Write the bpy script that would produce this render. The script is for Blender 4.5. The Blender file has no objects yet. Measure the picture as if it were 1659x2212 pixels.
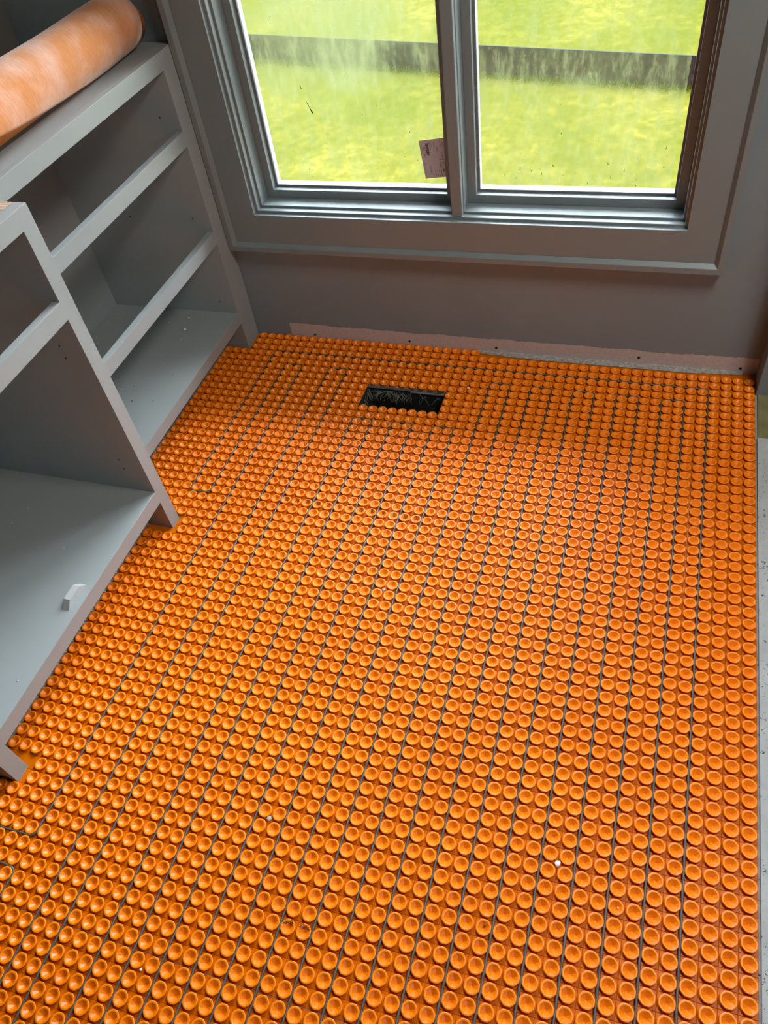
import bpy, bmesh, math, random
import numpy as np
from mathutils import Vector, Matrix

random.seed(7)
S = bpy.context.scene
COL = S.collection
P = 0.0305            # pitch of the studs in the mat
# ------------------------------------------------------------------ camera
cd = bpy.data.cameras.new('camera')
cam = bpy.data.objects.new('camera', cd)
COL.objects.link(cam)
cam.location = (-0.33164, -1.9035, 1.48751)
cam.rotation_euler = (0.728124, 0.121974, 0.296828)
cd.sensor_fit = 'VERTICAL'
cd.sensor_height = 24.0
cd.lens = 24.0 * 1660.96 / 2212.0
cd.clip_start = 0.02
cd.clip_end = 200
S.camera = cam
# ------------------------------------------------------------------ light, exposure
S.view_settings.view_transform = 'Standard'
S.view_settings.look = 'None'
S.view_settings.gamma = 1.0
S.view_settings.use_curve_mapping = False
S.view_settings.exposure = 0.42
SKY = 4.0
SUN = 2.0
W = bpy.data.worlds.new('world')
S.world = W
W.use_nodes = True
wn, wl = W.node_tree.nodes, W.node_tree.links
wn.clear()
wo = wn.new('ShaderNodeOutputWorld')
wb = wn.new('ShaderNodeBackground')
ws = wn.new('ShaderNodeTexSky')
ws.sky_type = 'NISHITA'
ws.sun_disc = False
ws.sun_elevation = math.radians(56)
ws.sun_rotation = math.radians(40)
ws.air_density = 1.0
ws.dust_density = 1.0
ws.ozone_density = 1.0
wb.inputs['Strength'].default_value = SKY
whs = wn.new('ShaderNodeHueSaturation'); whs.inputs['Saturation'].default_value = 0.45
wl.new(ws.outputs[0], whs.inputs['Color'])
# a bright high overcast: the upper sky is brighter than the horizon
wtc = wn.new('ShaderNodeTexCoord'); wsx = wn.new('ShaderNodeSeparateXYZ'); wmr = wn.new('ShaderNodeMapRange')
wmr.inputs['From Min'].default_value = 0.15; wmr.inputs['From Max'].default_value = 0.85
wmr.inputs['To Min'].default_value = 0.30; wmr.inputs['To Max'].default_value = 1.9
wmx = wn.new('ShaderNodeVectorMath'); wmx.operation = 'SCALE'
wl.new(wtc.outputs['Generated'], wsx.inputs[0]); wl.new(wsx.outputs['Z'], wmr.inputs['Value'])
wl.new(whs.outputs[0], wmx.inputs[0]); wl.new(wmr.outputs[0], wmx.inputs['Scale'])
wl.new(wmx.outputs[0], wb.inputs['Color'])
wl.new(wb.outputs[0], wo.inputs['Surface'])
sd = bpy.data.lights.new('sun', 'SUN')
sd.energy = SUN
sd.angle = math.radians(2)
sd.color = (1.0, 0.95, 0.86)
sun = bpy.data.objects.new('sun', sd)
COL.objects.link(sun)
sun.rotation_euler = Vector((-0.75, 0.28, -0.95)).to_track_quat('-Z', 'Y').to_euler()
def portal(name, loc, rot, sx, sy):
    a = bpy.data.lights.new(name, 'AREA')
    a.shape = 'RECTANGLE'; a.size = sx; a.size_y = sy
    a.cycles.is_portal = True
    o = bpy.data.objects.new(name, a)
    o.location = loc; o.rotation_euler = rot
    COL.objects.link(o)
ld = bpy.data.lights.new('overhead_fill', 'AREA')      # added fill light above right, out of view, brightens mat and floor
ld.shape = 'DISK'; ld.size = 0.7; ld.energy = 29; ld.color = (1.0, 0.96, 0.90)
lo = bpy.data.objects.new('overhead_fill', ld); lo.location = (0.45, -0.90, 2.44); COL.objects.link(lo)
portal('window_portal', (-0.8535, 0.20, 1.27), (math.radians(-90), 0, 0), 1.25, 1.70)
portal('side_portal', (1.45, -3.62, 1.35), (math.radians(90), 0, 0), 0.5, 0.7)

# ------------------------------------------------------------------ materials
def mat(name):
    m = bpy.data.materials.new(name)
    m.use_nodes = True
    nt = m.node_tree
    return m, nt, nt.nodes, nt.links, nt.nodes['Principled BSDF']
def ramp(N, pts):
    r = N.new('ShaderNodeValToRGB')
    while len(r.color_ramp.elements) > 1: r.color_ramp.elements.remove(r.color_ramp.elements[-1])
    r.color_ramp.elements[0].position = pts[0][0]; r.color_ramp.elements[0].color = (*pts[0][1], 1)
    for p, c in pts[1:]:
        e = r.color_ramp.elements.new(p); e.color = (*c, 1)
    return r
def coords(N, L, scale=(1, 1, 1)):
    t = N.new('ShaderNodeTexCoord'); mp = N.new('ShaderNodeMapping')
    mp.inputs['Scale'].default_value = scale
    L.new(t.outputs['Object'], mp.inputs['Vector'])
    return mp
def noise(N, L, v, s, d=4, r=0.55):
    n = N.new('ShaderNodeTexNoise'); n.inputs['Scale'].default_value = s
    n.inputs['Detail'].default_value = d; n.inputs['Roughness'].default_value = r
    L.new(v.outputs[0], n.inputs['Vector']); return n
def simple(name, c, rough=0.5, var=0.06, scale=8.0, bump=0.0, bscale=200.0, metal=0.0, spec=0.5):
    m, nt, N, L, B = mat(name)
    v = coords(N, L)
    n = noise(N, L, v, scale)
    lo = tuple(x * (1 - var) for x in c); hi = tuple(min(1, x * (1 + var)) for x in c)
    r = ramp(N, [(0.3, lo), (0.7, hi)])
    L.new(n.outputs['Fac'], r.inputs[0]); L.new(r.outputs[0], B.inputs['Base Color'])
    B.inputs['Roughness'].default_value = rough
    B.inputs['Metallic'].default_value = metal
    B.inputs['Specular IOR Level'].default_value = spec
    if bump:
        n2 = noise(N, L, v, bscale, 3)
        b = N.new('ShaderNodeBump'); b.inputs['Strength'].default_value = bump; b.inputs['Distance'].default_value = 0.001
        L.new(n2.outputs['Fac'], b.inputs['Height']); L.new(b.outputs[0], B.inputs['Normal'])
    return m
M = {}
M['paint'] = simple('sage_grey_cabinet_paint', (0.29, 0.318, 0.315), 0.32, 0.03, 5, 0.08, 300)
M['trim'] = simple('sage_grey_trim_paint', (0.19, 0.228, 0.232), 0.42, 0.03, 5, 0.06, 300)
M['ply'] = simple('bare_plywood', (0.55, 0.40, 0.28), 0.7, 0.15, 30)
M['dark'] = simple('dark_hole', (0.01, 0.01, 0.01), 0.9)
M['kick'] = simple('toe_kick_board', (0.12, 0.115, 0.105), 0.8, 0.25, 60, 0.5, 200)
M['cable'] = simple('grey_cable_sheath', (0.085, 0.076, 0.068), 0.45, 0.15, 40)
M['chalk'] = simple('white_crumb', (0.75, 0.72, 0.68), 0.9, 0.1, 200)
M['galv'] = simple('galvanised_metal', (0.07, 0.075, 0.07), 0.5, 0.35, 25, 0.2, 60, 0.6)
M['fluff'] = simple('pale_fibre', (0.42, 0.40, 0.34), 0.8, 0.2, 80)
M['gasket'] = simple('grey_glazing_gasket', (0.16, 0.17, 0.18), 0.5, 0.2, 60)
M['vinyl'] = simple('white_exterior_vinyl', (0.16, 0.172, 0.185), 0.4, 0.08, 30)
M['ink'] = simple('dark_ink', (0.035, 0.012, 0.01), 0.6)
M['redink'] = simple('dark_red_ink', (0.16, 0.03, 0.03), 0.6)
M['paleink'] = simple('pale_ink', (0.88, 0.46, 0.20), 0.5)
M['olive'] = simple('olive_stained_plywood', (0.17, 0.155, 0.06), 0.7, 0.25, 14, 0.4, 90)
M['shade'] = simple('outer_wall', (0.30, 0.30, 0.28), 0.8)
M['room'] = simple('room_wall_paint', (0.13, 0.12, 0.105), 0.7, 0.04, 4)
M['block'] = simple('painted_block', (0.42, 0.44, 0.43), 0.4, 0.03, 20)
M['thinset'] = simple('grey_thinset', (0.33, 0.31, 0.28), 0.9, 0.4, 120, 0.8, 200)

def m_orange():
    m, nt, N, L, B = mat('orange_polypropylene')
    v = coords(N, L)
    n = noise(N, L, v, 5, 3)
    r = ramp(N, [(0.3, (0.84, 0.188, 0.0008)), (0.75, (0.92, 0.225, 0.0015))])
    L.new(n.outputs['Fac'], r.inputs[0])
    # pale scuffs of dried white dust on a few studs
    n3 = noise(N, L, v, 17, 6, 0.7)
    r3 = ramp(N, [(0.70, (0, 0, 0)), (0.80, (0.16, 0.16, 0.16))])
    L.new(n3.outputs['Fac'], r3.inputs[0])
    mx = N.new('ShaderNodeMixRGB'); mx.inputs[2].default_value = (0.85, 0.62, 0.45, 1)
    L.new(r3.outputs[0], mx.inputs[0]); L.new(r.outputs[0], mx.inputs[1])
    L.new(mx.outputs[0], B.inputs['Base Color'])
    B.inputs['Roughness'].default_value = 0.33
    B.inputs['Specular IOR Level'].default_value = 0.36
    B.inputs['Subsurface Weight'].default_value = 0.0
    n2 = noise(N, L, v, 260, 3)
    b = N.new('ShaderNodeBump'); b.inputs['Strength'].default_value = 0.12; b.inputs['Distance'].default_value = 0.0006
    L.new(n2.outputs['Fac'], b.inputs['Height']); L.new(b.outputs[0], B.inputs['Normal'])
    return m
M['orange'] = m_orange()
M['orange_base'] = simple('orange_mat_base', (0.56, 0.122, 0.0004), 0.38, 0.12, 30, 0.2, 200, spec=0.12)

def m_wall():
    # grey paint that ends in a ragged line above a bare strip of pinkish drywall paper near the floor
    m, nt, N, L, B = mat('painted_drywall_with_bare_strip')
    v = coords(N, L)
    sx = N.new('ShaderNodeSeparateXYZ'); L.new(v.outputs[0], sx.inputs[0])
    n = noise(N, L, v, 9, 5, 0.6); n2 = noise(N, L, v, 90, 4, 0.7)
    a = N.new('ShaderNodeMath'); a.operation = 'MULTIPLY_ADD'; a.inputs[1].default_value = 0.022; L.new(n.outputs['Fac'], a.inputs[0])
    L.new(sx.outputs['Z'], a.inputs[2])
    b = N.new('ShaderNodeMath'); b.operation = 'MULTIPLY_ADD'; b.inputs[1].default_value = 0.010; L.new(n2.outputs['Fac'], b.inputs[0]); L.new(a.outputs[0], b.inputs[2])
    lt = N.new('ShaderNodeMath'); lt.operation = 'LESS_THAN'; lt.inputs[1].default_value = 0.061; L.new(b.outputs[0], lt.inputs[0])
    gx = N.new('ShaderNodeMath'); gx.operation = 'GREATER_THAN'; gx.inputs[1].default_value = -1.44; L.new(sx.outputs['X'], gx.inputs[0])
    mu = N.new('ShaderNodeMath'); mu.operation = 'MULTIPLY'; L.new(lt.outputs[0], mu.inputs[0]); L.new(gx.outputs[0], mu.inputs[1])
    n3 = noise(N, L, v, 180, 4, 0.7)
    pp = ramp(N, [(0.3, (0.46, 0.38, 0.34)), (0.7, (0.58, 0.49, 0.45))]); L.new(n3.outputs['Fac'], pp.inputs[0])
    n4 = noise(N, L, v, 4, 3)
    pc = ramp(N, [(0.3, (0.195, 0.238, 0.250)), (0.7, (0.212, 0.258, 0.270))]); L.new(n4.outputs['Fac'], pc.inputs[0])
    mx = N.new('ShaderNodeMixRGB'); L.new(mu.outputs[0], mx.inputs[0]); L.new(pc.outputs[0], mx.inputs[1]); L.new(pp.outputs[0], mx.inputs[2])
    L.new(mx.outputs[0], B.inputs['Base Color'])
    rr = N.new('ShaderNodeMapRange'); rr.inputs['To Min'].default_value = 0.5; rr.inputs['To Max'].default_value = 0.9
    L.new(mu.outputs[0], rr.inputs[0]); L.new(rr.outputs[0], B.inputs['Roughness'])
    bp_ = N.new('ShaderNodeBump'); bp_.inputs['Strength'].default_value = 0.15; bp_.inputs['Distance'].default_value = 0.0008
    L.new(n3.outputs['Fac'], bp_.inputs['Height']); L.new(bp_.outputs[0], B.inputs['Normal'])
    return m
M['wall'] = m_wall()

def m_speck(name, base, scale=160, thr=0.68, dark=(0.02, 0.02, 0.02)):
    m, nt, N, L, B = mat(name)
    v = coords(N, L)
    n = noise(N, L, v, scale, 4, 0.7); n2 = noise(N, L, v, 14, 5, 0.6); n3 = noise(N, L, v, 20, 3)
    # specks gather in patches
    a = N.new('ShaderNodeMath'); a.operation = 'MULTIPLY_ADD'; a.inputs[1].default_value = 0.35; L.new(n3.outputs['Fac'], a.inputs[0]); L.new(n.outputs['Fac'], a.inputs[2])
    r = ramp(N, [(thr + 0.13, (0, 0, 0)), (thr + 0.16, (1, 1, 1))]); L.new(a.outputs[0], r.inputs[0])
    c = ramp(N, [(0.3, tuple(x * 0.78 for x in base)), (0.7, base)]); L.new(n2.outputs['Fac'], c.inputs[0])
    mx = N.new('ShaderNodeMixRGB'); mx.inputs[2].default_value = (*dark, 1)
    L.new(r.outputs[0], mx.inputs[0]); L.new(c.outputs[0], mx.inputs[1]); L.new(mx.outputs[0], B.inputs['Base Color'])
    B.inputs['Roughness'].default_value = 0.8
    return m
M['white_board'] = m_speck('speckled_white_cement', (0.43, 0.44, 0.43))
M['slab'] = m_speck('grey_subfloor', (0.30, 0.29, 0.27))

def m_roll():
    m, nt, N, L, B = mat('peach_fleece_membrane')
    v = coords(N, L, (1, 1, 1)); v2 = coords(N, L, (40, 260, 40))
    n = noise(N, L, v, 11, 3, 0.5); n2 = noise(N, L, v2, 1.2, 5, 0.7)
    r = ramp(N, [(0.36, (0.74, 0.42, 0.30)), (0.50, (0.72, 0.33, 0.18)), (0.64, (0.66, 0.235, 0.06))]); L.new(n.outputs['Fac'], r.inputs[0])
    r2 = ramp(N, [(0.35, (0.78, 0.78, 0.78)), (0.65, (1, 1, 1))]); L.new(n2.outputs['Fac'], r2.inputs[0])
    mx = N.new('ShaderNodeMixRGB'); mx.blend_type = 'MULTIPLY'; mx.inputs[0].default_value = 1
    L.new(r.outputs[0], mx.inputs[1]); L.new(r2.outputs[0], mx.inputs[2]); L.new(mx.outputs[0], B.inputs['Base Color'])
    B.inputs['Roughness'].default_value = 0.85
    B.inputs['Sheen Weight'].default_value = 0.3
    b = N.new('ShaderNodeBump'); b.inputs['Strength'].default_value = 0.35; b.inputs['Distance'].default_value = 0.001
    L.new(n2.outputs['Fac'], b.inputs['Height']); L.new(b.outputs[0], B.inputs['Normal'])
    return m
M['roll'] = m_roll()
M['roll_in'] = simple('orange_roll_core', (0.75, 0.20, 0.02), 0.6, 0.1, 20)

def m_grass():
    m, nt, N, L, B = mat('sunlit_lawn')
    v = coords(N, L, (1, 0.8, 1))
    n = noise(N, L, v, 1.3, 3, 0.5); n2 = noise(N, L, v, 16, 6, 0.72); n3 = noise(N, L, v, 60, 4, 0.7)
    a = N.new('ShaderNodeMath'); a.operation = 'MULTIPLY_ADD'; a.inputs[1].default_value = 1.5; L.new(n2.outputs['Fac'], a.inputs[0]); L.new(n.outputs['Fac'], a.inputs[2])
    b = N.new('ShaderNodeMath'); b.operation = 'MULTIPLY_ADD'; b.inputs[1].default_value = 0.35; L.new(n3.outputs['Fac'], b.inputs[0]); L.new(a.outputs[0], b.inputs[2])
    r = ramp(N, [(0.0, (0.021, 0.0245, 0.0028)), (0.35, (0.027, 0.029, 0.0038)), (0.60, (0.035, 0.034, 0.0050)), (0.9, (0.052, 0.046, 0.0080))])
    mr = N.new('ShaderNodeMapRange'); mr.inputs['From Min'].default_value = 1.05; mr.inputs['From Max'].default_value = 1.85
    L.new(b.outputs[0], mr.inputs[0]); L.new(mr.outputs[0], r.inputs[0])
    L.new(r.outputs[0], B.inputs['Base Color'])
    B.inputs['Roughness'].default_value = 1.0; B.inputs['Specular IOR Level'].default_value = 0.0
    return m
M['grass'] = m_grass()
M['blade'] = simple('grass_blade', (0.034, 0.040, 0.0014), 0.9, 0.2, 2.5, spec=0.0)
_n = M['blade'].node_tree; _t = _n.nodes.new('ShaderNodeBsdfTranslucent'); _t.inputs[0].default_value = (0.10, 0.12, 0.006, 1)
_m = _n.nodes.new('ShaderNodeMixShader'); _m.inputs[0].default_value = 0.5
_n.links.new(_n.nodes['Principled BSDF'].outputs[0], _m.inputs[1]); _n.links.new(_t.outputs[0], _m.inputs[2]); _n.links.new(_m.outputs[0], _n.nodes['Material Output'].inputs[0])
M['timber'] = simple('weathered_dark_timber', (0.015, 0.0105, 0.0080), 1.0, 0.7, 30, 0.6, 80, spec=0.0)
M['cap'] = simple('dark_metal_cap', (0.006, 0.007, 0.010), 0.8, spec=0.1)

def m_glass():
    m = bpy.data.materials.new('window_glass'); m.use_nodes = True
    nt = m.node_tree; N, L = nt.nodes, nt.links; N.clear()
    o = N.new('ShaderNodeOutputMaterial'); t = N.new('ShaderNodeBsdfTransparent'); g = N.new('ShaderNodeBsdfGlossy'); mx = N.new('ShaderNodeMixShader')
    t.inputs[0].default_value = (0.96, 0.98, 0.97, 1); g.inputs['Roughness'].default_value = 0.03
    fr = N.new('ShaderNodeFresnel'); fr.inputs[0].default_value = 1.25
    L.new(fr.outputs[0], mx.inputs[0]); L.new(t.outputs[0], mx.inputs[1]); L.new(g.outputs[0], mx.inputs[2]); L.new(mx.outputs[0], o.inputs[0])
    return m
def m_film():
    m = bpy.data.materials.new('dusty_protective_film'); m.use_nodes = True
    nt = m.node_tree; N, L = nt.nodes, nt.links; N.clear()
    o = N.new('ShaderNodeOutputMaterial'); t = N.new('ShaderNodeBsdfTransparent'); d = N.new('ShaderNodeBsdfTranslucent'); mx = N.new('ShaderNodeMixShader')
    t.inputs[0].default_value = (0.97, 0.98, 0.96, 1); d.inputs[0].default_value = (0.062, 0.070, 0.030, 1)
    v = coords(N, L)
    n = noise(N, L, v, 3.2, 4, 0.5)
    v2 = coords(N, L, (1.0, 1, 0.30)); v2.inputs['Rotation'].default_value = (0, 0.55, 0)
    n2 = noise(N, L, v2, 48, 6, 0.8)
    r = ramp(N, [(0.34, (0.11, 0.11, 0.11)), (0.50, (0.20, 0.20, 0.20)), (0.64, (0.62, 0.62, 0.62))]); L.new(n.outputs['Fac'], r.inputs[0])
    r2 = ramp(N, [(0.46, (0, 0, 0)), (0.62, (0.30, 0.30, 0.30))]); L.new(n2.outputs['Fac'], r2.inputs[0])
    vo = N.new('ShaderNodeTexVoronoi'); vo.inputs['Scale'].default_value = 120; L.new(v.outputs[0], vo.inputs['Vector'])
    r3 = ramp(N, [(0.06, (0.6, 0.6, 0.6)), (0.18, (0, 0, 0))]); L.new(vo.outputs['Distance'], r3.inputs[0])
    n5 = noise(N, L, v, 9, 3); r5 = ramp(N, [(0.52, (0, 0, 0)), (0.62, (1, 1, 1))]); L.new(n5.outputs['Fac'], r5.inputs[0])
    m5 = N.new('ShaderNodeMath'); m5.operation = 'MULTIPLY'; L.new(r3.outputs[0], m5.inputs[0]); L.new(r5.outputs[0], m5.inputs[1])
    a = N.new('ShaderNodeMath'); a.operation = 'ADD'; L.new(r.outputs[0], a.inputs[0]); L.new(r2.outputs[0], a.inputs[1])
    a2 = N.new('ShaderNodeMath'); a2.operation = 'ADD'; a2.use_clamp = True; L.new(a.outputs[0], a2.inputs[0]); L.new(m5.outputs[0], a2.inputs[1])
    L.new(a2.outputs[0], mx.inputs[0]); L.new(t.outputs[0], mx.inputs[1]); L.new(d.outputs[0], mx.inputs[2]); L.new(mx.outputs[0], o.inputs[0])
    return m
M['glass'] = m_glass(); M['film'] = m_film()
M['sticker'] = simple('pinkish_label_paper', (0.60, 0.50, 0.47), 0.6, 0.05, 60)
_n = M['sticker'].node_tree; _t = _n.nodes.new('ShaderNodeBsdfTranslucent'); _t.inputs[0].default_value = (0.30, 0.245, 0.225, 1)
_m = _n.nodes.new('ShaderNodeMixShader'); _m.inputs[0].default_value = 0.5
_n.links.new(_n.nodes['Principled BSDF'].outputs[0], _m.inputs[1]); _n.links.new(_t.outputs[0], _m.inputs[2]); _n.links.new(_m.outputs[0], _n.nodes['Material Output'].inputs[0])

# ------------------------------------------------------------------ mesh helpers
class MB:
    def __init__(s): s.v = []; s.f = []; s.mi = []
    def box(s, x0, x1, y0, y1, z0, z1, mi=0):
        b = len(s.v)
        s.v += [(x, y, z) for z in (z0, z1) for y in (y0, y1) for x in (x0, x1)]
        for q in ((0, 2, 3, 1), (4, 5, 7, 6), (0, 1, 5, 4), (2, 6, 7, 3), (0, 4, 6, 2), (1, 3, 7, 5)):
            s.f.append(tuple(b + i for i in q)); s.mi.append(mi)
        return s
    def quad(s, a, b, c, d, mi=0):
        k = len(s.v); s.v += [a, b, c, d]; s.f.append((k, k + 1, k + 2, k + 3)); s.mi.append(mi)
    def tube(s, pts, r, n=8, mi=0, closed=False, radii=None):
        pts = [Vector(p) for p in pts]; k = len(s.v); up = Vector((0, 0, 1)); m = len(pts)
        for i, p in enumerate(pts):
            d = (pts[min(i + 1, m - 1)] - pts[max(i - 1, 0)]).normalized()
            u = up if abs(d.dot(up)) < 0.95 else Vector((1, 0, 0))
            a = d.cross(u).normalized(); b2 = a.cross(d).normalized(); rr = radii[i] if radii else r
            for j in range(n):
                t = 2 * math.pi * j / n
                s.v.append(tuple(p + a * (rr * math.cos(t)) + b2 * (rr * math.sin(t))))
        for i in range(m - 1):
            for j in range(n):
                a0 = k + i * n + j; a1 = k + i * n + (j + 1) % n
                s.f.append((a0, a1, a1 + n, a0 + n)); s.mi.append(mi)
        s.f.append(tuple(k + j for j in range(n))[::-1]); s.mi.append(mi)
        s.f.append(tuple(k + (m - 1) * n + j for j in range(n))); s.mi.append(mi)
        return s
    def build(s, name, mats, parent=None, bevel=0.0, smooth=False, kind=None):
        me = bpy.data.meshes.new(name); me.from_pydata(s.v, [], s.f); me.update()
        if not isinstance(mats, (list, tuple)): mats = [mats]
        for m in mats: me.materials.append(m)
        for p, i in zip(me.polygons, s.mi): p.material_index = i; p.use_smooth = smooth
        bm = bmesh.new(); bm.from_mesh(me); bmesh.ops.recalc_face_normals(bm, faces=bm.faces); bm.to_mesh(me); bm.free()
        o = bpy.data.objects.new(name, me); COL.objects.link(o)
        if parent: o.parent = parent
        if kind: o['kind'] = kind
        if bevel:
            md = o.modifiers.new('bevel', 'BEVEL'); md.width = bevel; md.segments = 2; md.limit_method = 'ANGLE'; md.angle_limit = math.radians(40)
        return o
def tag(o, label=None, cat=None, group=None, kind=None):
    if label: o['label'] = label
    if cat: o['category'] = cat
    if group: o['group'] = group
    if kind: o['kind'] = kind
    return o
def empty(name, loc=(0, 0, 0)):
    o = bpy.data.objects.new(name, None); o.location = loc; COL.objects.link(o); return o
def cells(us, vs, solid, conv, t0, t1):
    """plate made of rectangular cells; conv(u, v, t) -> xyz"""
    mb = MB(); nu, nv = len(us) - 1, len(vs) - 1; idx = {}
    def vid(i, j, k):
        q = (i, j, k)
        if q not in idx: idx[q] = len(mb.v); mb.v.append(conv(us[i], vs[j], (t0, t1)[k]))
        return idx[q]
    def on(i, j): return 0 <= i < nu and 0 <= j < nv and solid(i, j)
    for i in range(nu):
        for j in range(nv):
            if not on(i, j): continue
            for k in (0, 1): mb.f.append((vid(i, j, k), vid(i + 1, j, k), vid(i + 1, j + 1, k), vid(i, j + 1, k))); mb.mi.append(0)
            for (a, b, c, d, e, g) in ((i - 1, j, i, j, i, j + 1), (i + 1, j, i + 1, j, i + 1, j + 1), (i, j - 1, i, j, i + 1, j), (i, j + 1, i, j + 1, i + 1, j + 1)):
                if not on(a, b): mb.f.append((vid(c, d, 0), vid(e, g, 0), vid(e, g, 1), vid(c, d, 1))); mb.mi.append(0)
    return mb
def ring(mb, o, i, y0, y1):
    """rectangular frame in xz between outer rect o and inner rect i (x0, x1, z0, z1)"""
    (a, b, c, d), (e, f, g, h) = o, i
    k = len(mb.v)
    for y in (y0, y1):
        mb.v += [(a, y, c), (b, y, c), (b, y, d), (a, y, d), (e, y, g), (f, y, g), (f, y, h), (e, y, h)]
    for s in range(4):
        t = (s + 1) % 4
        mb.f += [(k + s, k + t, k + 4 + t, k + 4 + s), (k + 8 + s, k + 8 + t, k + 12 + t, k + 12 + s),
                 (k + s, k + t, k + 8 + t, k + 8 + s), (k + 4 + s, k + 4 + t, k + 12 + t, k + 12 + s)]
        mb.mi += [0] * 4
FZ = -0.0085      # subfloor level (stud tops are z = 0)

# ------------------------------------------------------------------ the room
HX0, HX1, HY0, HY1 = -36.15 * P, -28.0 * P, -9.2 * P, -5.75 * P     # vent opening
xs = [-2.3, HX0, HX1, 3.4]; ys = [-4.7, HY0, HY1, 0.2]
fl = cells(xs, ys, lambda i, j: not (i == 1 and j == 1), lambda u, v, t: (u, v, t), FZ - 0.03, FZ).build('floor', M['slab'], kind='structure')
# window wall with opening
OX0, OX1, OZ0, OZ1 = -1.4655, -0.2415, 0.4225, 2.11
xs = [-2.2, OX0, OX1, 3.4]; zs = [FZ, OZ0, OZ1, 2.5]
cells(xs, zs, lambda i, j: not (i == 1 and j == 1), lambda u, v, t: (u, t, v), 0.03, 0.19).build('wall_front', M['wall'], kind='structure')
MB().box(-2.2, -2.05, -4.7, 0.03, FZ, 2.5).build('wall_left', M['room'], kind='structure')
MB().box(3.25, 3.4, -4.7, 0.03, FZ, 2.5).build('wall_right', M['room'], kind='structure')
xs = [-2.2, 1.2, 1.7, 3.4]; zs = [FZ, 1.0, 1.7, 2.5]
cells(xs, zs, lambda i, j: not (i == 1 and j == 1), lambda u, v, t: (u, t, v), -3.62, -3.5).build('wall_back', M['room'], kind='structure')
MB().box(-2.2, 3.4, -3.62, 0.19, 2.5, 2.6).build('ceiling', M['room'], kind='structure')
# short return wall at the right end of the window wall
MB().box(0.002, 0.16, -0.06, 0.03, FZ, 2.5).build('wall_return', M['trim'], kind='structure')
# screw heads left in the bare strip
for (x, z) in ((-1.3549, 0.006), (-1.0256, 0.0105), (-0.7448, 0.0125), (-0.3207, 0.0190), (-0.042, 0.010)):
    mb = MB(); n = 12
    for j in range(n):
        a = 2 * math.pi * j / n; mb.v.append((0.0042 * math.cos(a), -0.0002, 0.0042 * math.sin(a)))
    for j in range(n):
        a = 2 * math.pi * j / n; mb.v.append((0.0032 * math.cos(a), -0.0009, 0.0032 * math.sin(a)))
    for j in range(n): mb.f.append((j, (j + 1) % n, n + (j + 1) % n, n + j)); mb.mi.append(0)
    mb.f.append(tuple(range(n, 2 * n))); mb.mi.append(0)
    o = mb.build('drywall_screw', M['dark']); o.location = (x, 0.0299, z)
    where = {-1.3549: 'nearest the cabinet, leftmost of five', -1.0256: 'behind the floor vent, second from the cabinet', -0.7448: 'third of five, right of the vent', -0.3207: 'fourth of five, between vent and corner', -0.042: 'rightmost of five, at the room corner'}[x]
    tag(o, 'dark screw head in the bare drywall strip, ' + where, 'screw', 'screws along the foot of the window wall')

# ------------------------------------------------------------------ window
A = (-1.4555, -0.2515, 0.4325, 2.10)
def inset(r, d): return (r[0] + d, r[1] - d, r[2] + d, r[3] - d)
Bq = inset(A, 0.0075); Cq = inset(A, 0.0135)
mb = MB()
ring(mb, inset(A, -0.014), Bq, 0.0275, 0.048)
ring(mb, inset(A, -0.014), Cq, 0.048, 0.096)
ring(mb, inset(A, -0.014), Cq, 0.096, 0.155)
win = mb.build('window_1', M['trim'], bevel=0.0012, kind='structure')
win['label'] = 'twin sash window in a sage grey painted frame over the orange mat'
# casing: flat boards with a bevelled band around
mb = MB()
band_o = (-1.5645, -0.1463, 0.3195, 2.21); band_i = inset(band_o, 0.016); bev = inset(band_o, 0.026)
ring(mb, band_o, bev, 0.012, 0.0298)
ring(mb, bev, A, 0.012, 0.0298)
k = len(mb.v)
for r_, y in ((band_o, 0.012), (band_o, 0.0), (band_i, 0.0), (bev, 0.012)):
    a, b, c, d = r_; mb.v += [(a, y, c), (b, y, c), (b, y, d), (a, y, d)]
for q in range(3):
    for s in range(4):
        t = (s + 1) % 4; mb.f.append((k + 4 * q + s, k + 4 * q + t, k + 4 * q + 4 + t, k + 4 * q + 4 + s)); mb.mi.append(0)
mb.build('casing', M['trim'], win, bevel=0.0008)
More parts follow.
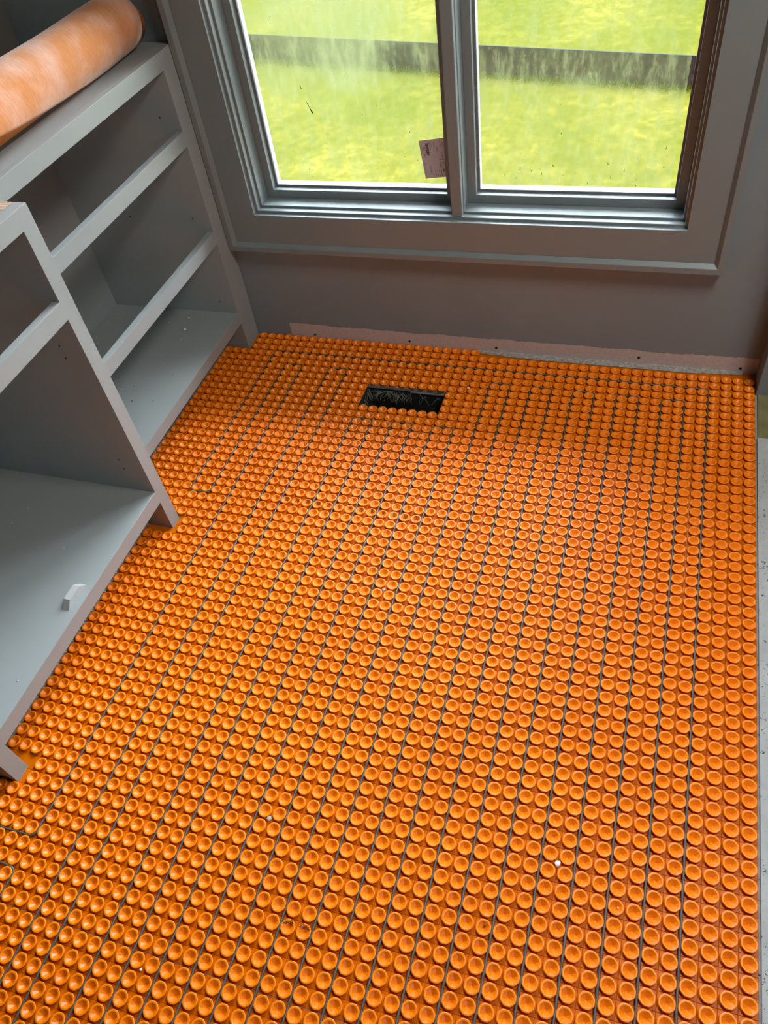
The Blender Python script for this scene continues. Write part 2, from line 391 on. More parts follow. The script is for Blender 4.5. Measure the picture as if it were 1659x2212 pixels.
# mullion
mb = MB()
mb.box(-0.8627, -0.8329, 0.030, 0.052, Bq[2] + 0.0002, Bq[3])
mb.box(-0.8652, -0.8304, 0.048, 0.155, Cq[2], Cq[3])
mb.build('mullion', M['trim'], win, bevel=0.0025)
def sash(x0, x1, film0, film1, clear):
    O = (x0, x1, Cq[2], Cq[3]); I = inset(O, 0.0235)
    mb = MB(); ring(mb, O, I, 0.096, 0.1165)
    s = mb.build('sash', M['trim'], win, bevel=0.001)
    mb = MB(); ring(mb, inset(I, -0.002), inset(I, 0.0065), 0.1165, 0.1215)
    mb.build('gasket', M['gasket'], s)
    mb = MB(); ring(mb, O, inset(I, 0.0062), 0.1230, 0.1430)
    mb.build('exterior_frame', M['vinyl'], s)['label'] = 'white outer face of the sash'
    MB().box(I[0] - .001, I[1] + .001, 0.1216, 0.1228, I[2] - .001, I[3] + .001).build('glass_pane', M['glass'], s)
    mb = MB(); mb.quad((film0, 0.1300, I[2]), (film1, 0.1300, I[2]), (film1, 0.1300, I[3]), (film0, 0.1300, I[3]))
    mb.build('dust_film', M['film'], s)['label'] = 'cloudy streaked dirt film over the pane'
    # splashes of dirt
    mb = MB()
    for q in range(26 if clear else 16):
        x = random.uniform(I[0] + 0.06, I[1] - 0.03); z = I[2] + random.uniform(0.02, 0.16) * random.uniform(0.5, 1.6); r_ = random.uniform(0.0006, 0.0016); an = random.uniform(0.9, 2.2); ln = r_ * random.uniform(1, 4)
        dx, dz = math.cos(an), math.sin(an)
        k = len(mb.v)
        for (u, w) in ((-ln, 0), (0, -r_ * .5), (ln, 0), (0, r_ * .5)):
            mb.v.append((x + dx * u - dz * w, 0.1212, z + dz * u + dx * w))
        mb.f.append((k, k + 1, k + 2, k + 3)); mb.mi.append(0)
    if not clear:      # feather shaped smear at left
        for (x, z, an, ln, w_) in ((-1.263, 0.683, 2.05, 0.012, 0.0022), (-1.270, 0.700, 1.9, 0.010, 0.0012), (-1.281, 0.742, 1.75, 0.007, 0.0010)):
            dx, dz = math.cos(an), math.sin(an); k = len(mb.v)
            for (u, w) in ((-ln, 0), (-ln * .3, -w_), (ln, 0), (-ln * .3, w_)): mb.v.append((x + dx * u - dz * w, 0.1211, z + dz * u + dx * w))
            mb.f.append((k, k + 1, k + 2, k + 3)); mb.mi.append(0)
    o = mb.build('dirt_splash', M['dark'], s); o['kind'] = 'stuff'
    return s
sash(Cq[0], -0.8652, Cq[0] + 0.024, -0.885, False)
sash(-0.8304, Cq[1], -0.8040, Cq[1] - 0.0235 - 0.0170, True)

# ------------------------------------------------------------------ text helper
def text_mesh(s, size):
    c = bpy.data.curves.new('t', 'FONT'); c.body = s; c.size = size; c.align_x = 'CENTER'; c.align_y = 'CENTER'
    o = bpy.data.objects.new('t', c); COL.objects.link(o)
    dg = bpy.context.evaluated_depsgraph_get(); dg.update()
    me = bpy.data.meshes.new_from_object(o.evaluated_get(dg))
    vs = [v.co.copy() for v in me.vertices]; fs = [tuple(p.vertices) for p in me.polygons]
    bpy.data.objects.remove(o); bpy.data.curves.remove(c); bpy.data.meshes.remove(me)
    return vs, fs

# sticker on the inside of the left pane (turned a quarter turn, running down)
st = MB().box(-0.046, 0.046, -0.00015, 0.00015, -0.052, 0.052).build('sticker', M['sticker'])
st.location = (-0.9145, 0.1195, 0.5575); st.rotation_euler = (0, math.radians(-6.4), 0)
tag(st, 'small pinkish label with barcode stuck on the left pane beside the mullion', 'sticker')
def stext(s, size, x, z, m='ink'):
    vs, fs = text_mesh(s, size); mb = MB()
    # text direction runs down the label
    mb.v = [(x + v.y, -0.0004, z - v.x) for v in vs]; mb.f = fs; mb.mi = [0] * len(fs)
    o = mb.build('printed_line', M[m], st); return o
stext('02312110', 0.0075, -0.0345, 0.020)
stext('GE30 C', 0.0075, -0.0260, -0.030)
stext('0312 0011', 0.0040, -0.0405, 0.024); stext('00 110 2501 08', 0.0040, -0.0410, -0.022)
stext('80 10 2501', 0.0045, -0.0180, 0.034); stext('36 58', 0.0040, -0.0130, 0.036)
stext('102 011', 0.0050, -0.0060, 0.036); stext('1108 05', 0.0048, 0.0010, 0.026)
stext('N T08 I', 0.0075, 0.0040, -0.014); stext('0 1 58 38 84 11', 0.0060, 0.0125, -0.002)
stext('01 1052', 0.0045, 0.0120, 0.038); stext('10 31', 0.0045, 0.0190, 0.036); stext('20 11', 0.0050, 0.0235, -0.010)
mb = MB(); random.seed(3); z = 0.043
while z > 0.010:
    w_ = random.choice((0.0006, 0.0010, 0.0016)); mb.box(-0.0295, -0.0215, -0.0006, -0.0003, z - w_, z); z -= w_ + random.choice((0.0006, 0.0010))
mb.build('barcode', M['ink'], st)
mb = MB()
for i in range(4): mb.box(-0.014 + i * 0.0055, -0.0130 + i * 0.0055, -0.0006, -0.0003, -0.048, -0.030)
mb.box(0.0085, 0.0125, -0.0006, -0.0003, -0.036, -0.030)
mb.build('printed_bars', M['redink'], st)
random.seed(11)

# ------------------------------------------------------------------ cabinets
XN, XF, XB = -1.4495, -1.566, -2.03
def frame(name, x, ylist, zlist, open_cells, parent, th=0.019):
    conv = lambda u, v, t: (t, u, v)
    return cells(ylist, zlist, lambda i, j: (i, j) not in open_cells, conv, x - th, x).build(name, M['paint'], parent, bevel=0.0006)
def plies(mb, x0, x1, y0, y1, z):
    pass
def cabinet(root, xf, y0, y1, ystL, ystR, zr, stretch, side_r, side_l):
    # face frame
    zl = [FZ] + zr
    opens = {(1, 0), (1, 2), (1, 4), (1, 6)}
    opens = set((1, j) for j in range(0, len(zl) - 1, 2))
    frame('face_frame', xf, [y0, ystL, ystR, y1], zl, opens, root)
    top = zl[-1]
    xi = xf - 0.019
    for (a, b) in (side_l, side_r):
        a, b = (a, b + 0.00065) if (a, b) == side_l else (a - 0.00012, b)
        MB().box(XB, xf - 0.0015, a, b, FZ, top - 0.0005).build('side_panel', M['paint'], root, bevel=0.0006)
    zf = zr[1]
    MB().box(XB, xf - 0.0015, side_l[1], side_r[0], zf - 0.019, zf + 0.00012).build('bottom_panel', M['paint'], root)
    MB().box(XB - 0.012, XB, side_l[0], side_r[1], FZ, top - 0.0005).build('back_panel', M['paint'], root)
    MB().box(xi - stretch, xi, side_l[1], side_r[0], top - 0.019, top - 0.0004).build('stretcher', M['paint'], root, bevel=0.0008)
    MB().box(XB, XB + 0.09, side_l[1], side_r[0], top - 0.019, top - 0.0004).build('stretcher', M['paint'], root, bevel=0.0008)
    k = MB().box(xf - 0.095, xf - 0.080, side_l[1], side_r[0], FZ, zf - 0.0195).build('toe_kick', M['kick'], root)
    k['label'] = 'dark rough toe kick board'
ZN = [0.0934, 0.1333, 0.6553, 0.6968, 0.8505, 0.8892]
ZF = [0.0918, 0.1288, 0.3730, 0.4122, 0.6604, 0.7007, 0.8515, 0.8926]
near = empty('base_cabinet', (0, 0, 0))
tag(near, 'nearer open-front grey cabinet, standing further out, with one drawer and one door opening', 'cabinet', None)
cabinet(near, XN, -1.5555, -0.7985, -1.5185, -0.8357, ZN, 0.09, (-0.8357, -0.7990), (-1.5550, -1.5190))
far = empty('base_cabinet', (0, 0, 0))
tag(far, 'farther open-front grey cabinet with three drawer openings, against the window wall', 'cabinet', None)
cabinet(far, XF, -0.7975, 0.0285, -0.757, -0.0532, ZF, 0.067, (-0.0532, 0.0280), (-0.7970, -0.7600))
# raw plywood edges on top of the near cabinet's side
mb = MB()
for i in range(6):
    mb.box(XB, XN - 0.030, -0.8340 + i * 0.0058, -0.8340 + i * 0.0058 + (0.0046 if i != 2 else 0.0030), 0.8890, 0.8898)
mb.build('plywood_edge', M['ply'], near)['label'] = 'raw layered plywood edge'
# nail holes / shelf pin holes
def hole(x, y, z, par, ax='y', r=0.0022):
    mb = MB(); n = 10
    for j in range(n):
        a = 2 * math.pi * j / n; mb.v.append((r * math.cos(a), 0, r * 1.2 * math.sin(a)) if ax == 'y' else (r * math.cos(a), r * math.sin(a), 0))
    mb.f.append(tuple(range(n))); mb.mi.append(0)
    mb.v.append((0, 0.0001, 0)) if False else None
    o = mb.build('pin_hole', M['dark'], par); o.location = (x, y, z); return o
for (hx, hy, hz, hp) in ((-1.6230, -0.0536, 0.7369, far), (-1.6231, -0.0536, 0.4505, far), (-1.8377, -0.0536, 0.4503, far), (-1.6216, -0.0536, 0.1685, far), (-1.5084, -0.8361, 0.5850, near), (-1.5088, -0.8361, 0.5517, near), (-1.5117, -0.8361, 0.2405, near), (-1.5103, -0.8361, 0.2097, near)):
    hole(hx, hy, hz, hp)
# crumbs on the bottom panels, block
def crumb(x, y, z, r, label, cat='crumb', m='chalk', group=None, flat=0.6, name='drywall_crumb'):
    bm = bmesh.new(); bmesh.ops.create_icosphere(bm, subdivisions=2, radius=r)
    for v in bm.verts:
        v.co *= random.uniform(0.72, 1.15); v.co.z *= flat
    zmin = min(v.co.z for v in bm.verts)
    for v in bm.verts: v.co.z -= zmin
    me = bpy.data.meshes.new(name); bm.to_mesh(me); bm.free(); me.materials.append(M[m])
    o = bpy.data.objects.new(name, me); COL.objects.link(o); o.location = (x, y, z); o.rotation_euler = (0, 0, random.uniform(0, 3))
    return tag(o, label, cat, group)
crumb(-1.7090, -0.1605, 0.1290, 0.0052, 'largest white crumb on the farther cabinet bottom, near the window end')
crumb(-1.7258, -0.0979, 0.1290, 0.0036, 'second largest white crumb, closest to the far side panel of the farther cabinet')
crumb(-1.7826, -0.1317, 0.1290, 0.0018, 'tiny white crumb left of the two large ones on the farther cabinet bottom')
crumb(-1.6945, -0.2128, 0.1290, 0.0018, 'tiny white crumb just below the largest one on the farther cabinet bottom')
crumb(-2.0031, -0.1508, 0.1290, 0.0018, 'tiny pale crumb near the back left of the farther cabinet bottom')
crumb(-1.9715, -0.1283, 0.1290, 0.0014, 'speck of plaster at the back of the farther cabinet bottom')
crumb(-1.9940, -0.2394, 0.1290, 0.0022, 'pale smudge-like crumb at the back left edge of the farther cabinet bottom')
crumb(-1.7200, -0.2967, 0.1290, 0.0013, 'upper of two thin slivers in the middle of the farther cabinet bottom')
crumb(-1.6960, -0.3352, 0.1290, 0.0017, 'lower of two thin slivers in the middle of the farther cabinet bottom')
crumb(-1.7675, -0.4676, 0.1290, 0.0022, 'white crumb near the middle stile on the farther cabinet bottom')
crumb(-1.8048, -0.4215, 0.1290, 0.0012, 'black speck nearest the middle stile on the farther cabinet bottom', 'speck', 'dark', name='dark_speck')
crumb(-1.8001, -0.3986, 0.1290, 0.0011, 'upper black speck beside the middle stile on the farther cabinet bottom', 'speck', 'dark', name='dark_speck')
crumb(-1.7341, -0.4483, 0.1290, 0.0011, 'black speck right of the white crumb on the farther cabinet bottom', 'speck', 'dark', name='dark_speck')
crumb(-1.7058, -0.5118, 0.1290, 0.0018, 'flat dark flake low on the farther cabinet bottom', 'speck', 'dark', name='dark_speck')
crumb(-1.6406, -0.4997, 0.1290, 0.0012, 'small dark flake near the front of the farther cabinet bottom', 'speck', 'dark', name='dark_speck')
crumb(-1.6385, -0.3775, 0.1290, 0.001, 'faint dark speck in the middle front of the farther cabinet bottom', 'speck', 'dark', name='dark_speck')
crumb(-1.8765, -0.8447, 0.1335, 0.0032, 'dusty dark crumb at the far edge of the nearer cabinet bottom', 'crumb', 'fluff')
crumb(-1.8528, -0.9200, 0.1335, 0.0026, 'dark crumb left on the nearer cabinet bottom', 'crumb', 'fluff')
crumb(-1.7647, -0.9499, 0.1335, 0.0014, 'pale speck in the shaded part of the nearer cabinet bottom', 'crumb', 'chalk')
crumb(-1.7768, -1.0068, 0.1335, 0.0013, 'left of two pale specks in the shade on the nearer cabinet bottom', 'crumb', 'chalk')
crumb(-1.5895, -1.0506, 0.1335, 0.0012, 'tiny white speck in the lit middle of the nearer cabinet bottom', 'crumb', 'chalk')
crumb(-1.4799, -1.3973, 0.1335, 0.0022, 'single white grain near the front of the nearer cabinet bottom', 'crumb', 'chalk')
# trapezoid off-cut lying on the near cabinet's bottom panel
mb = MB()
x0, x1, zb, zt = -1.4872, -1.4700, 0.1335, 0.1515
for x in (x0, x1): mb.v += [(x, -1.2125, zb), (x, -1.1383, zb), (x, -1.1554, zt), (x, -1.1945, zt)]
mb.f = [(0, 1, 2, 3), (4, 7, 6, 5), (0, 4, 5, 1), (1, 5, 6, 2), (2, 6, 7, 3), (3, 7, 4, 0)]; mb.mi = [0] * 6
tag(mb.build('wood_block', M['block'], bevel=0.0004), 'small painted block with slanted ends lying on the nearer cabinet bottom', 'wood block')

# ------------------------------------------------------------------ roll of membrane on the far cabinet
RX, RR, RZ = -1.668, 0.0655, 0.8926
roll = empty('membrane_roll', (RX, 0, RZ))
tag(roll, 'roll of peach orange fleece membrane lying on top of the farther cabinet', 'roll')
mb = MB(); n = 72; ny = 40; y_end, y_start = -0.030, -1.15
def rollpt(i, j):
    t = i / n
    y = y_start + (y_end - y_start) * j / ny
    w = max(0.0, min(1.2, (-y - 0.12) / 0.50))                 # free edge lifts away towards the near end
    a_end = math.radians(-70 + 52 * w)
    a = a_end + t * (math.radians(250) - a_end)
    lift = 0.006 * w * max(0, 1 - t * 6) ** 1.5
    r = RR + lift - 0.0022 * t
    wob = 0.0012 * math.sin(3 * a + 5 * y) + 0.0008 * math.sin(17 * y + 2 * a)
    r += wob
    xx, zz = r * math.cos(a), RR + r * math.sin(a)
    return (xx, y, max(zz, 0.0006))
for j in range(ny + 1):
    for i in range(n + 1): mb.v.append(rollpt(i, j))
for j in range(ny):
    for i in range(n):
        a = j * (n + 1) + i; mb.f.append((a, a + 1, a + n + 2, a + n + 1)); mb.mi.append(0)
o = mb.build('outer_wrap', M['roll'], roll, smooth=True)
md = o.modifiers.new('solid', 'SOLIDIFY'); md.thickness = 0.0009; md.offset = -1
mb = MB()
for (r0, ye, nn) in ((0.0515, 0.014, 0), (0.046, 0.011, 1), (0.036, 0.008, 2)):
    k = len(mb.v); n2 = 48
    for y in (y_start + 0.01, ye):
        for i in range(n2):
            a = 2 * math.pi * i / n2; mb.v.append((r0 * math.cos(a) - 0.008, y, 0.0521 + r0 * math.sin(a)))
    for i in range(n2): mb.f.append((k + i, k + (i + 1) % n2, k + n2 + (i + 1) % n2, k + n2 + i)); mb.mi.append(0)
o = mb.build('inner_layers', M['roll_in'], roll, smooth=True); o['label'] = 'darker orange inner layers showing at the end'
md = o.modifiers.new('solid', 'SOLIDIFY'); md.thickness = 0.0012

# ------------------------------------------------------------------ orange studded mat, laid in three strips
# (radius, height, how octagonal the outline is: 1 = octagon, 0 = circle)
PROF = [(0.0116, -0.0072, 0.5), (0.0117, -0.0058, 0.5), (0.0128, -0.0050, 0.5), (0.0124, -0.0043, 0.5), (0.0135, -0.0032, 0.5), (0.0132, -0.0026, 0.5), (0.0141, -0.0014, 0.45),
        (0.01425, -0.0007, 0.45), (0.0138, -0.0001, 0.5), (0.0128, 0.0002, 0.6), (0.0108, 0.00005, 0.8), (0.0099, -0.0006, 1.0), (0.0094, -0.0012, 1.0), (0.0052, -0.0044, 1.0), (0.0019, -0.0070, 1.0)]
CEN = -0.0073
CS = math.cos(math.pi / 8)
def stud_h(dx, dy):
    a = max(abs(dx), abs(dy), (abs(dx) + abs(dy)) / math.sqrt(2)) / CS     # octagon radius
    pr = [(0, CEN), (0.0019, -0.0070), (0.0052, -0.0044), (0.0094, -0.0012), (0.0099, -0.0006), (0.0108, 0.00005), (0.0128, 0.0002), (0.0138, -0.0001), (0.01425, -0.0007)]
    for (r0, h0), (r1, h1) in zip(pr, pr[1:]):
        if a <= r1: return h0 + (h1 - h0) * (a - r0) / (r1 - r0)
    return -0.0071
def blocked(x, y):
    if HX0 - 0.004 < x < HX1 + 0.004 and HY0 - 0.006 < y < HY1 - 0.002: return True
    if y > -0.8 and x < XF - 0.078: return True
    if -1.5555 < y <= -0.8 and x < XN - 0.078: return True
    for (x1, a, b) in ((XN, -0.8357, -0.7985), (XN, -1.5555, -1.5185), (XF, -0.0532, 0.03), (XF, -0.7975, -0.757)):
        if x < x1 + 0.0120 and a - 0.009 < y < b + 0.009: return True
    return False
CUTS = [(HX0, HX1, HY0, HY1), (-9, XF - 0.080, -0.7985, 9), (-9, XN - 0.080, -1.5555, -0.7985), (-9, XN + 0.001, -0.8367, -0.7975),
        (-9, XN + 0.001, -1.5565, -1.5175), (-9, XF + 0.001, -0.0542, 9)]
def clip(rects, c):
    out = []
    for (a, b, e, f) in rects:
        A0, B0, E0, F0 = max(a, c[0]), min(b, c[1]), max(e, c[2]), min(f, c[3])
        if A0 >= B0 or E0 >= F0: out.append((a, b, e, f)); continue
        for q in ((a, A0, e, f), (B0, b, e, f), (A0, B0, e, E0), (A0, B0, F0, f)):
            if q[1] - q[0] > 0.0008 and q[3] - q[2] > 0.0008: out.append(q)
    return out
def strip(r0, r1, label):
    V = []; F = []; nv = 0
    ang = np.arange(16) * math.pi / 8 + math.pi / 8
    fac = np.where(np.arange(16) % 2 == 0, 1.0, CS)
    tv = np.concatenate([np.stack([r * (1 - (1 - fac) * k) * np.cos(ang), r * (1 - (1 - fac) * k) * np.sin(ang), np.full(16, z)], 1) for r, z, k in PROF] + [np.array([[0, 0, CEN]])])
    nr = len(PROF); tf = []; ts = []
    for k in range(nr - 1):
        for j in range(16):
            j2 = (j + 1) % 16; tf.append((k * 16 + j, k * 16 + j2, k * 16 + 16 + j2, k * 16 + 16 + j)); ts.append(k < nr - 3)
    tri = [((nr - 1) * 16 + j, (nr - 1) * 16 + (j + 1) % 16, nr * 16) for j in range(16)]
    MI = []; SM = []
    rs = np.random.RandomState(r0 + 9)
    for r in range(r0, r1):
        for c in range(0, 66):
            x, y = -(c + 0.5) * P, -(r + 0.5) * P
            x0, x1 = x - P / 2, x + P / 2; y0, y1 = y - P / 2, min(y + P / 2, 0.0295)
            if r == r0 and r0 > 0: y1 -= 0.0006
            if r == r1 - 1: y0 += 0.0006
            rects = [(x0, x1, y0, y1)]
            for ct in CUTS: rects = clip(rects, ct)
            g = 0.0007; zt, zb = -0.0072, -0.0082
            for (x0, x1, y0, y1) in rects:
                q = [(x0, y0, zb), (x1, y0, zb), (x1, y1, zb), (x0, y1, zb), (x0 + g, y0 + g, zt), (x1 - g, y0 + g, zt), (x1 - g, y1 - g, zt), (x0 + g, y1 - g, zt)]
                V.append(np.array(q))
                F += [(nv + 4, nv + 5, nv + 6, nv + 7), (nv, nv + 1, nv + 5, nv + 4), (nv + 1, nv + 2, nv + 6, nv + 5), (nv + 2, nv + 3, nv + 7, nv + 6), (nv + 3, nv, nv + 4, nv + 7)]
                MI += [1] * 5; SM += [False] * 5; nv += 8
            if blocked(x, y): continue
            if r == -1 and (x > -0.80): continue
            s = tv.copy(); s[:, 0] += x; s[:, 1] += y
            V.append(s); F += [tuple(nv + i for i in f) for f in tf]; F += [tuple(nv + i for i in f) for f in tri]
            MI += [0] * (len(tf) + 16); SM += ts + [False] * 16
            nv += len(s)
    V = np.concatenate(V)
    me = bpy.data.meshes.new('studded_mat'); me.from_pydata(V.tolist(), [], F); me.update()
    me.materials.append(M['orange']); me.materials.append(M['orange_base'])
    me.polygons.foreach_set('material_index', MI); me.polygons.foreach_set('use_smooth', SM)
    o = bpy.data.objects.new('studded_mat', me); COL.objects.link(o)
    return tag(o, label, 'underlay mat')
s1 = strip(-1, 26, 'strip of orange studded heating mat along the window wall, cut out around the floor vent')
s2 = strip(26, 58, 'middle strip of orange studded heating mat, beside the nearer cabinet')
s3 = strip(58, 80, 'strip of orange studded heating mat nearest the viewer, below the middle strip')
# printed codes draped over the studs
def drape(s, cx, cy, size, m, par, nm='printed_code'):
    vs, fs = text_mesh(s, size)
    bm = bmesh.new(); bv = [bm.verts.new(v) for v in vs]
    for f in fs:
        try: bm.faces.new([bv[i] for i in f])
        except ValueError: pass
    bmesh.ops.triangulate(bm, faces=bm.faces)
    bmesh.ops.subdivide_edges(bm, edges=[e for e in bm.edges if e.calc_length() > 0.0012], cuts=2)
    bmesh.ops.triangulate(bm, faces=bm.faces)
    for v in bm.verts:
        x, y = cx + v.co.x, cy + v.co.y
        c = math.floor(-x / P); r = math.floor(-y / P)
        v.co = (x, y, stud_h(x + (c + .5) * P, y + (r + .5) * P) + 0.00035)
    me = bpy.data.meshes.new(nm); bm.to_mesh(me); bm.free(); me.materials.append(M[m])
    o = bpy.data.objects.new(nm, me); COL.objects.link(o); o.parent = par
for k, s in enumerate(['80', '26', '32', '00', '25', 'S.', 'M', '25', '8', '9', 'S', '28', '00']):
    drape(s, -(38.5 - k) * P, -22.34 * P, 0.0125, 'ink', s1)
for k, s in enumerate(['0325', '0525', '0525', '0517', '0526', '0528', '0530', '0531', '0532']):
    drape(s, -(34.5 - k) * P, -29.66 * P, 0.0085, 'paleink', s2)
drape('G-8', -25.6 * P, -54.24 * P, 0.0135, 'ink', s2); drape('80III0', -24.5 * P, -54.22 * P, 0.0105, 'ink', s2)
# perforation line moulded down one cell boundary
mb = MB()
for k in range(0, 72):
    y = -(15.6 + k * 0.14) * P; mb.box(-5 * P - 0.0005, -5 * P + 0.0005, y - 0.0012, y + 0.0012, -0.0078, -0.0066)
mb.build('perforation', M['paleink'], s1)

# ------------------------------------------------------------------ heating cable, one run laid back and forth
way = [(64, 54), (44, 54), (44, 4), (46, 4), (46, 23), (48, 23), (48, 2), (4, 2), (4, 76)]
cols = [6, 8, 10, 12, 14, 16, 18, 20, 22, 24, 26, 28, 30, 32, 34, 36, 39, 41]
tops = {6: 4, 10: 4, 14: 4, 18: 4, 22: 4, 26: 11, 30: 11, 34: 11, 39: 4}
for i in range(0, len(cols), 2):
    a, b = cols[i], cols[i + 1]; t = tops[a]
    way += [(a, 76), (a, t), (b, t), (b, 76)]
way += [(44, 76), (44, 56), (64, 56)]
def dist(a, b): return math.hypot(a[0] - b[0], a[1] - b[1])
pts = []
RC = 0.50
for i, p in enumerate(way):
    if i in (0, len(way) - 1): pts.append(p); continue
    a, b = way[i - 1], way[i + 1]
    da = ((a[0] - p[0]) / dist(a, p), (a[1] - p[1]) / dist(a, p)); db = ((b[0] - p[0]) / dist(b, p), (b[1] - p[1]) / dist(b, p))
    q0 = (p[0] + da[0] * RC, p[1] + da[1] * RC); q1 = (p[0] + db[0] * RC, p[1] + db[1] * RC)
    for t in (0, 0.25, 0.5, 0.75, 1):
        pts.append(((1 - t) ** 2 * q0[0] + 2 * t * (1 - t) * p[0] + t * t * q1[0], (1 - t) ** 2 * q0[1] + 2 * t * (1 - t) * p[1] + t * t * q1[1]))
fine = []
for a, b in zip(pts, pts[1:]):
    m = max(1, int(dist(a, b) / 0.25))
    for k in range(m):
        t = k / m; fine.append((a[0] + (b[0] - a[0]) * t, a[1] + (b[1] - a[1]) * t))
fine.append(pts[-1])
P3 = []
for k, (c, r) in enumerate(fine):
    w = 0.00035 * math.sin(c * 3.1 + r * 6.28) + random.uniform(-0.0001, 0.0001)
    P3.append((-c * P + w, -r * P + w, -0.0024 + random.uniform(-0.0001, 0.0001)))
cb = MB().tube(P3, 0.00235, 8).build('heating_cable', M['cable'], smooth=True)
tag(cb, 'thin dark grey heating cable looped back and forth between the orange studs', 'cable')

# ------------------------------------------------------------------ floor vent
vent = empty('floor_vent_boot', ((HX0 + HX1) / 2, (HY0 + HY1) / 2, FZ))
tag(vent, 'open rectangular metal floor duct with pale fibres, cut through the orange mat', 'floor vent')
hw, hd = (HX1 - HX0) / 2, (HY1 - HY0) / 2
mb = MB(); e = 0.0015
mb.box(-hw, -hw + e, -hd, hd, -0.30, 0.001); mb.box(hw - e, hw, -hd, hd, -0.30, 0.001)
mb.box(-hw, hw, -hd, -hd + e, -0.30, 0.001); mb.box(-hw, hw, hd - e, hd, -0.30, -0.012); mb.box(-hw, hw, -hd, hd, -0.305, -0.30)
mb.build('duct', M['galv'], vent)
M['flange'] = simple('pale_sheet_metal', (0.26, 0.25, 0.23), 0.6, 0.3, 60)
for bx in ((-hw + 0.002, 0.012, hd - 0.004, hd - 0.0015, -0.008, 0.0004), (0.012, hw - 0.002, hd - 0.004, hd - 0.0015, -0.014, -0.010),
           (-hw - 0.001, -hw + 0.001, -hd, hd, -0.003, 0.0008), (hw - 0.04, hw, -hd - 0.0005, -hd + 0.0012, -0.004, 0.0008)):
    MB().box(*bx).build('flange', M['flange'], vent)['label'] = 'pale folded metal edge'
mb = MB()
for k in range(60):
    x = random.choice((random.uniform(-hw + 0.01, -0.01), random.uniform(-hw + 0.01, hw - 0.01))); z = -0.012 - random.random() * 0.01
    p = [Vector((x, hd - 0.006, z))]
    d = Vector((random.uniform(-1, 1), random.uniform(-0.5, 0.0), random.uniform(-0.5, 0.15))).normalized()
    for q in range(6):
        d = (d + Vector((random.uniform(-.5, .5), random.uniform(-.4, .2), random.uniform(-.4, .3)))).normalized(); p.append(p[-1] + d * 0.006)
    for q in p: q.y = min(q.y, hd - 0.004); q.x = max(-hw + 0.003, min(hw - 0.003, q.x)); q.z = min(q.z, 0.0)
    mb.tube(p, 0.00018, 4)
for k in range(16):
    y = random.uniform(-hd + 0.01, hd - 0.01); p = [Vector((-hw + 0.004, y, -0.01))]
    d = Vector((0.3, random.uniform(-1, 1), -0.6)).normalized()
    for q in range(5):
        d = (d + Vector((random.uniform(-.2, .3), random.uniform(-.5, .5), random.uniform(-.5, .2)))).normalized(); p.append(p[-1] + d * 0.006)
    for q in p: q.y = max(-hd + 0.003, min(q.y, hd - 0.004)); q.x = max(-hw + 0.003, q.x); q.z = min(q.z, 0.0)
    mb.tube(p, 0.00025, 4)
fo = mb.build('fibre_fluff', M['fluff'], vent); fo['kind'] = 'stuff'; fo['label'] = 'pale insulation fibres'

# ------------------------------------------------------------------ bits beside the mat
# thin grey mortar edge in front of the wall on the right half
mb = MB(); n = 60; x0, x1 = -0.80, -0.035
for i in range(n + 1):
    t = i / n; x = x0 + (x1 - x0) * t; w = 0.010 + 0.010 * min(1, t * 5) * min(1, (1 - t) * 5) + random.uniform(-0.001, 0.001)
    mb.v += [(x, 0.030, -0.0054), (x, 0.030, -0.0005), (x, 0.030 - w * 0.8, -0.0008), (x, 0.030 - w, -0.0054)]
for i in range(n):
    for j in range(3): a = i * 4 + j; mb.f.append((a, a + 1, a + 5, a + 4)); mb.mi.append(0)
tag(mb.build('filler_strip', M['thinset']), 'thin pale filler strip between the window wall and the orange mat', 'filler strip')
tag(MB().box(0.004, 0.60, -3.4, -0.2385, FZ, -0.0030).build('cement_board', M['white_board'], bevel=0.0005), 'speckled white board on the floor right of the orange mat', 'floor board')
tag(MB().box(0.006, 0.60, -0.2375, -0.061, FZ, -0.0035).build('plywood_patch', M['olive'], bevel=0.0005), 'olive stained plywood patch on the floor by the right corner', 'floor board')
# ragged mortar squeezed out below the toe kicks
def bead(xc, ya, yb, label):
    mb = MB(); n = int((yb - ya) / 0.004)
    for i in range(n + 1):
        y = ya + (yb - ya) * i / n; w = 0.004 + random.uniform(0, 0.005); h = -0.003 + random.uniform(0, 0.004)
        mb.v += [(xc, y, -0.0045), (xc, y, h), (xc + w, y, h - 0.002), (xc + w + 0.001, y, -0.0045)]
    for i in range(n):
        for j in range(3): a = i * 4 + j; mb.f.append((a, a + 1, a + 5, a + 4)); mb.mi.append(0)
    tag(mb.build('mortar_bead', M['thinset']), label, 'mortar')
bead(XN - 0.0798, -1.517, -0.838, 'ragged grey mortar line under the nearer cabinet toe kick')
bead(XF - 0.0798, -0.755, -0.056, 'ragged grey mortar line under the farther cabinet toe kick')
crumb(-0.7911, -0.1552, -0.0020, 0.0045, 'white flake lying on the orange studs right of the floor vent', 'crumb', 'chalk', flat=0.3, name='loose_flake')
crumb(-0.8853, -1.4919, -0.0020, 0.005, 'brownish flake lying between studs left of the middle of the mat', 'crumb', 'fluff', flat=0.35, name='loose_flake')
crumb(-0.8251, -0.9160, -0.0020, 0.0045, 'pinkish flake stuck between studs near the middle of the mat', 'crumb', 'fluff', flat=0.3, name='loose_flake')
crumb(-1.0335, -0.3380, -0.0020, 0.0022, 'tiny pink crumb on the mat just below the floor vent', 'crumb', 'chalk', flat=0.3, name='loose_flake')
crumb(-1.0084, -1.7958, -0.0020, 0.0026, 'white sliver between studs at the lower left of the mat', 'crumb', 'chalk', flat=0.3, name='loose_flake')
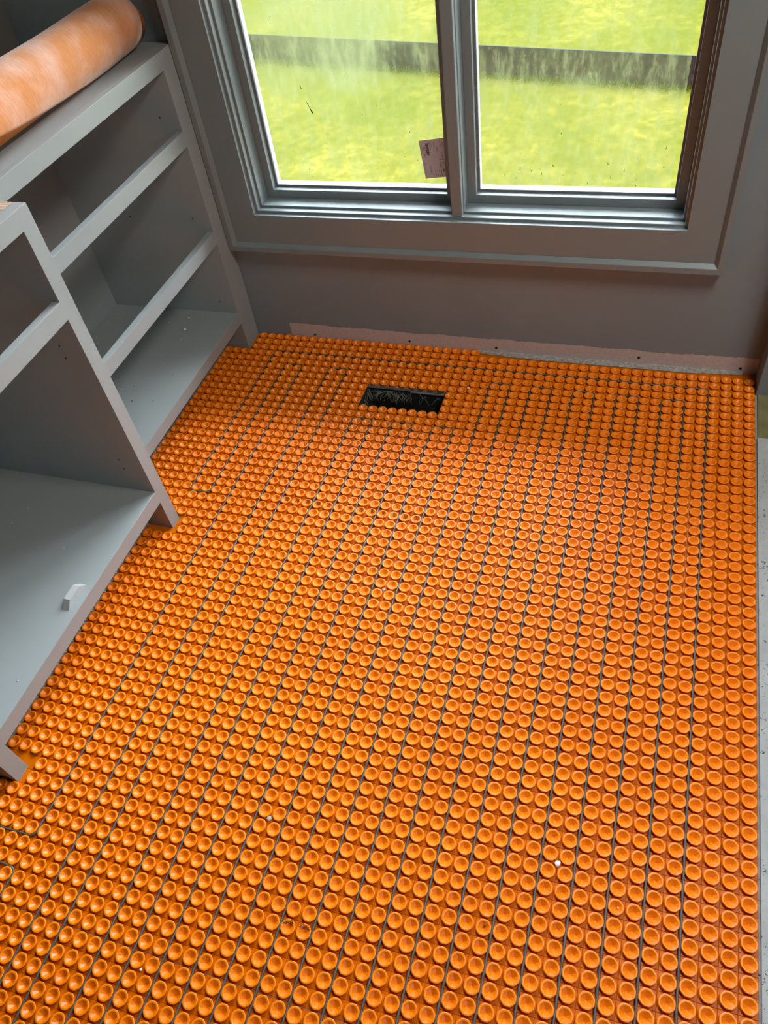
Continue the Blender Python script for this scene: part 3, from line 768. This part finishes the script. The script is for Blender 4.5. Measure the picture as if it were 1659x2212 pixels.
crumb(-0.3350, -1.4336, -0.0020, 0.0055, 'white fibrous crumb between four studs at the lower right of the mat', 'crumb', 'chalk', flat=0.3, name='loose_flake')
crumb(-0.2252, -1.4794, -0.0020, 0.0016, 'bright grain inside a stud at the lower right of the mat', 'crumb', 'chalk', flat=0.3, name='loose_flake')
crumb(-0.4404, -1.5685, -0.0020, 0.0022, 'dark sliver inside a stud at the lower middle of the mat', 'crumb', 'dark', flat=0.35, name='loose_flake')

# ------------------------------------------------------------------ outside
GZ = -0.6
MB().box(-14, 8, 0.19, 24, GZ - 0.2, GZ).build('lawn', M['grass'], kind='structure')
MB().box(-2.35, 3.5, 0.1905, 0.21, GZ, 0.30).build('trim_1', M['shade'], kind='structure')
brd = empty('timber_edging', (-1.95, 4.0, GZ)); brd.rotation_euler = (0, 0, math.radians(-11.55))
tag(brd, 'long dark weathered timber board standing on edge across the lawn outside', 'board')
MB().box(-4.2, 3.6, 0.0, 0.010, -0.02, 0.180).build('plank', M['timber'], brd)
MB().box(-4.2, 3.6, -0.001, 0.011, 0.180, 0.190).build('cap', M['cap'], brd, bevel=0.003)['label'] = 'thin metal cap strip'
mb = MB(); rs = random.Random(5); ca, sa = math.cos(math.radians(-11.55)), math.sin(math.radians(-11.55))
def blade(x, y, h, w, lean):
    a = rs.uniform(0, 6.28); dx, dy = math.cos(a), math.sin(a); k = len(mb.v)
    lx, ly = math.cos(lean[0]) * lean[1], math.sin(lean[0]) * lean[1]
    mb.v += [(x - dx * w, y - dy * w, GZ), (x + dx * w, y + dy * w, GZ), (x + lx * .4 + dx * w * .7, y + ly * .4 + dy * w * .7, GZ + h * .6), (x + lx * .4 - dx * w * .7, y + ly * .4 - dy * w * .7, GZ + h * .6), (x + lx, y + ly, GZ + h)]
    mb.f += [(k, k + 1, k + 2, k + 3), (k + 3, k + 2, k + 4)]; mb.mi += [0, 0]
for i in range(5200):       # fringe in front of the board
    u = rs.uniform(-3.2, 2.6); d = abs(rs.gauss(0, 0.035)) + 0.004
    x = -1.95 + u * ca + d * sa; y = 4.0 + u * sa - d * ca
    blade(x, y, rs.uniform(0.012, 0.040), 0.0016, (rs.uniform(0, 6.28), rs.uniform(0.005, 0.03)))
tag(mb.build('grass', M['blade']), 'fringe of bright grass blades along the foot of the timber board outside', 'grass', kind='stuff')
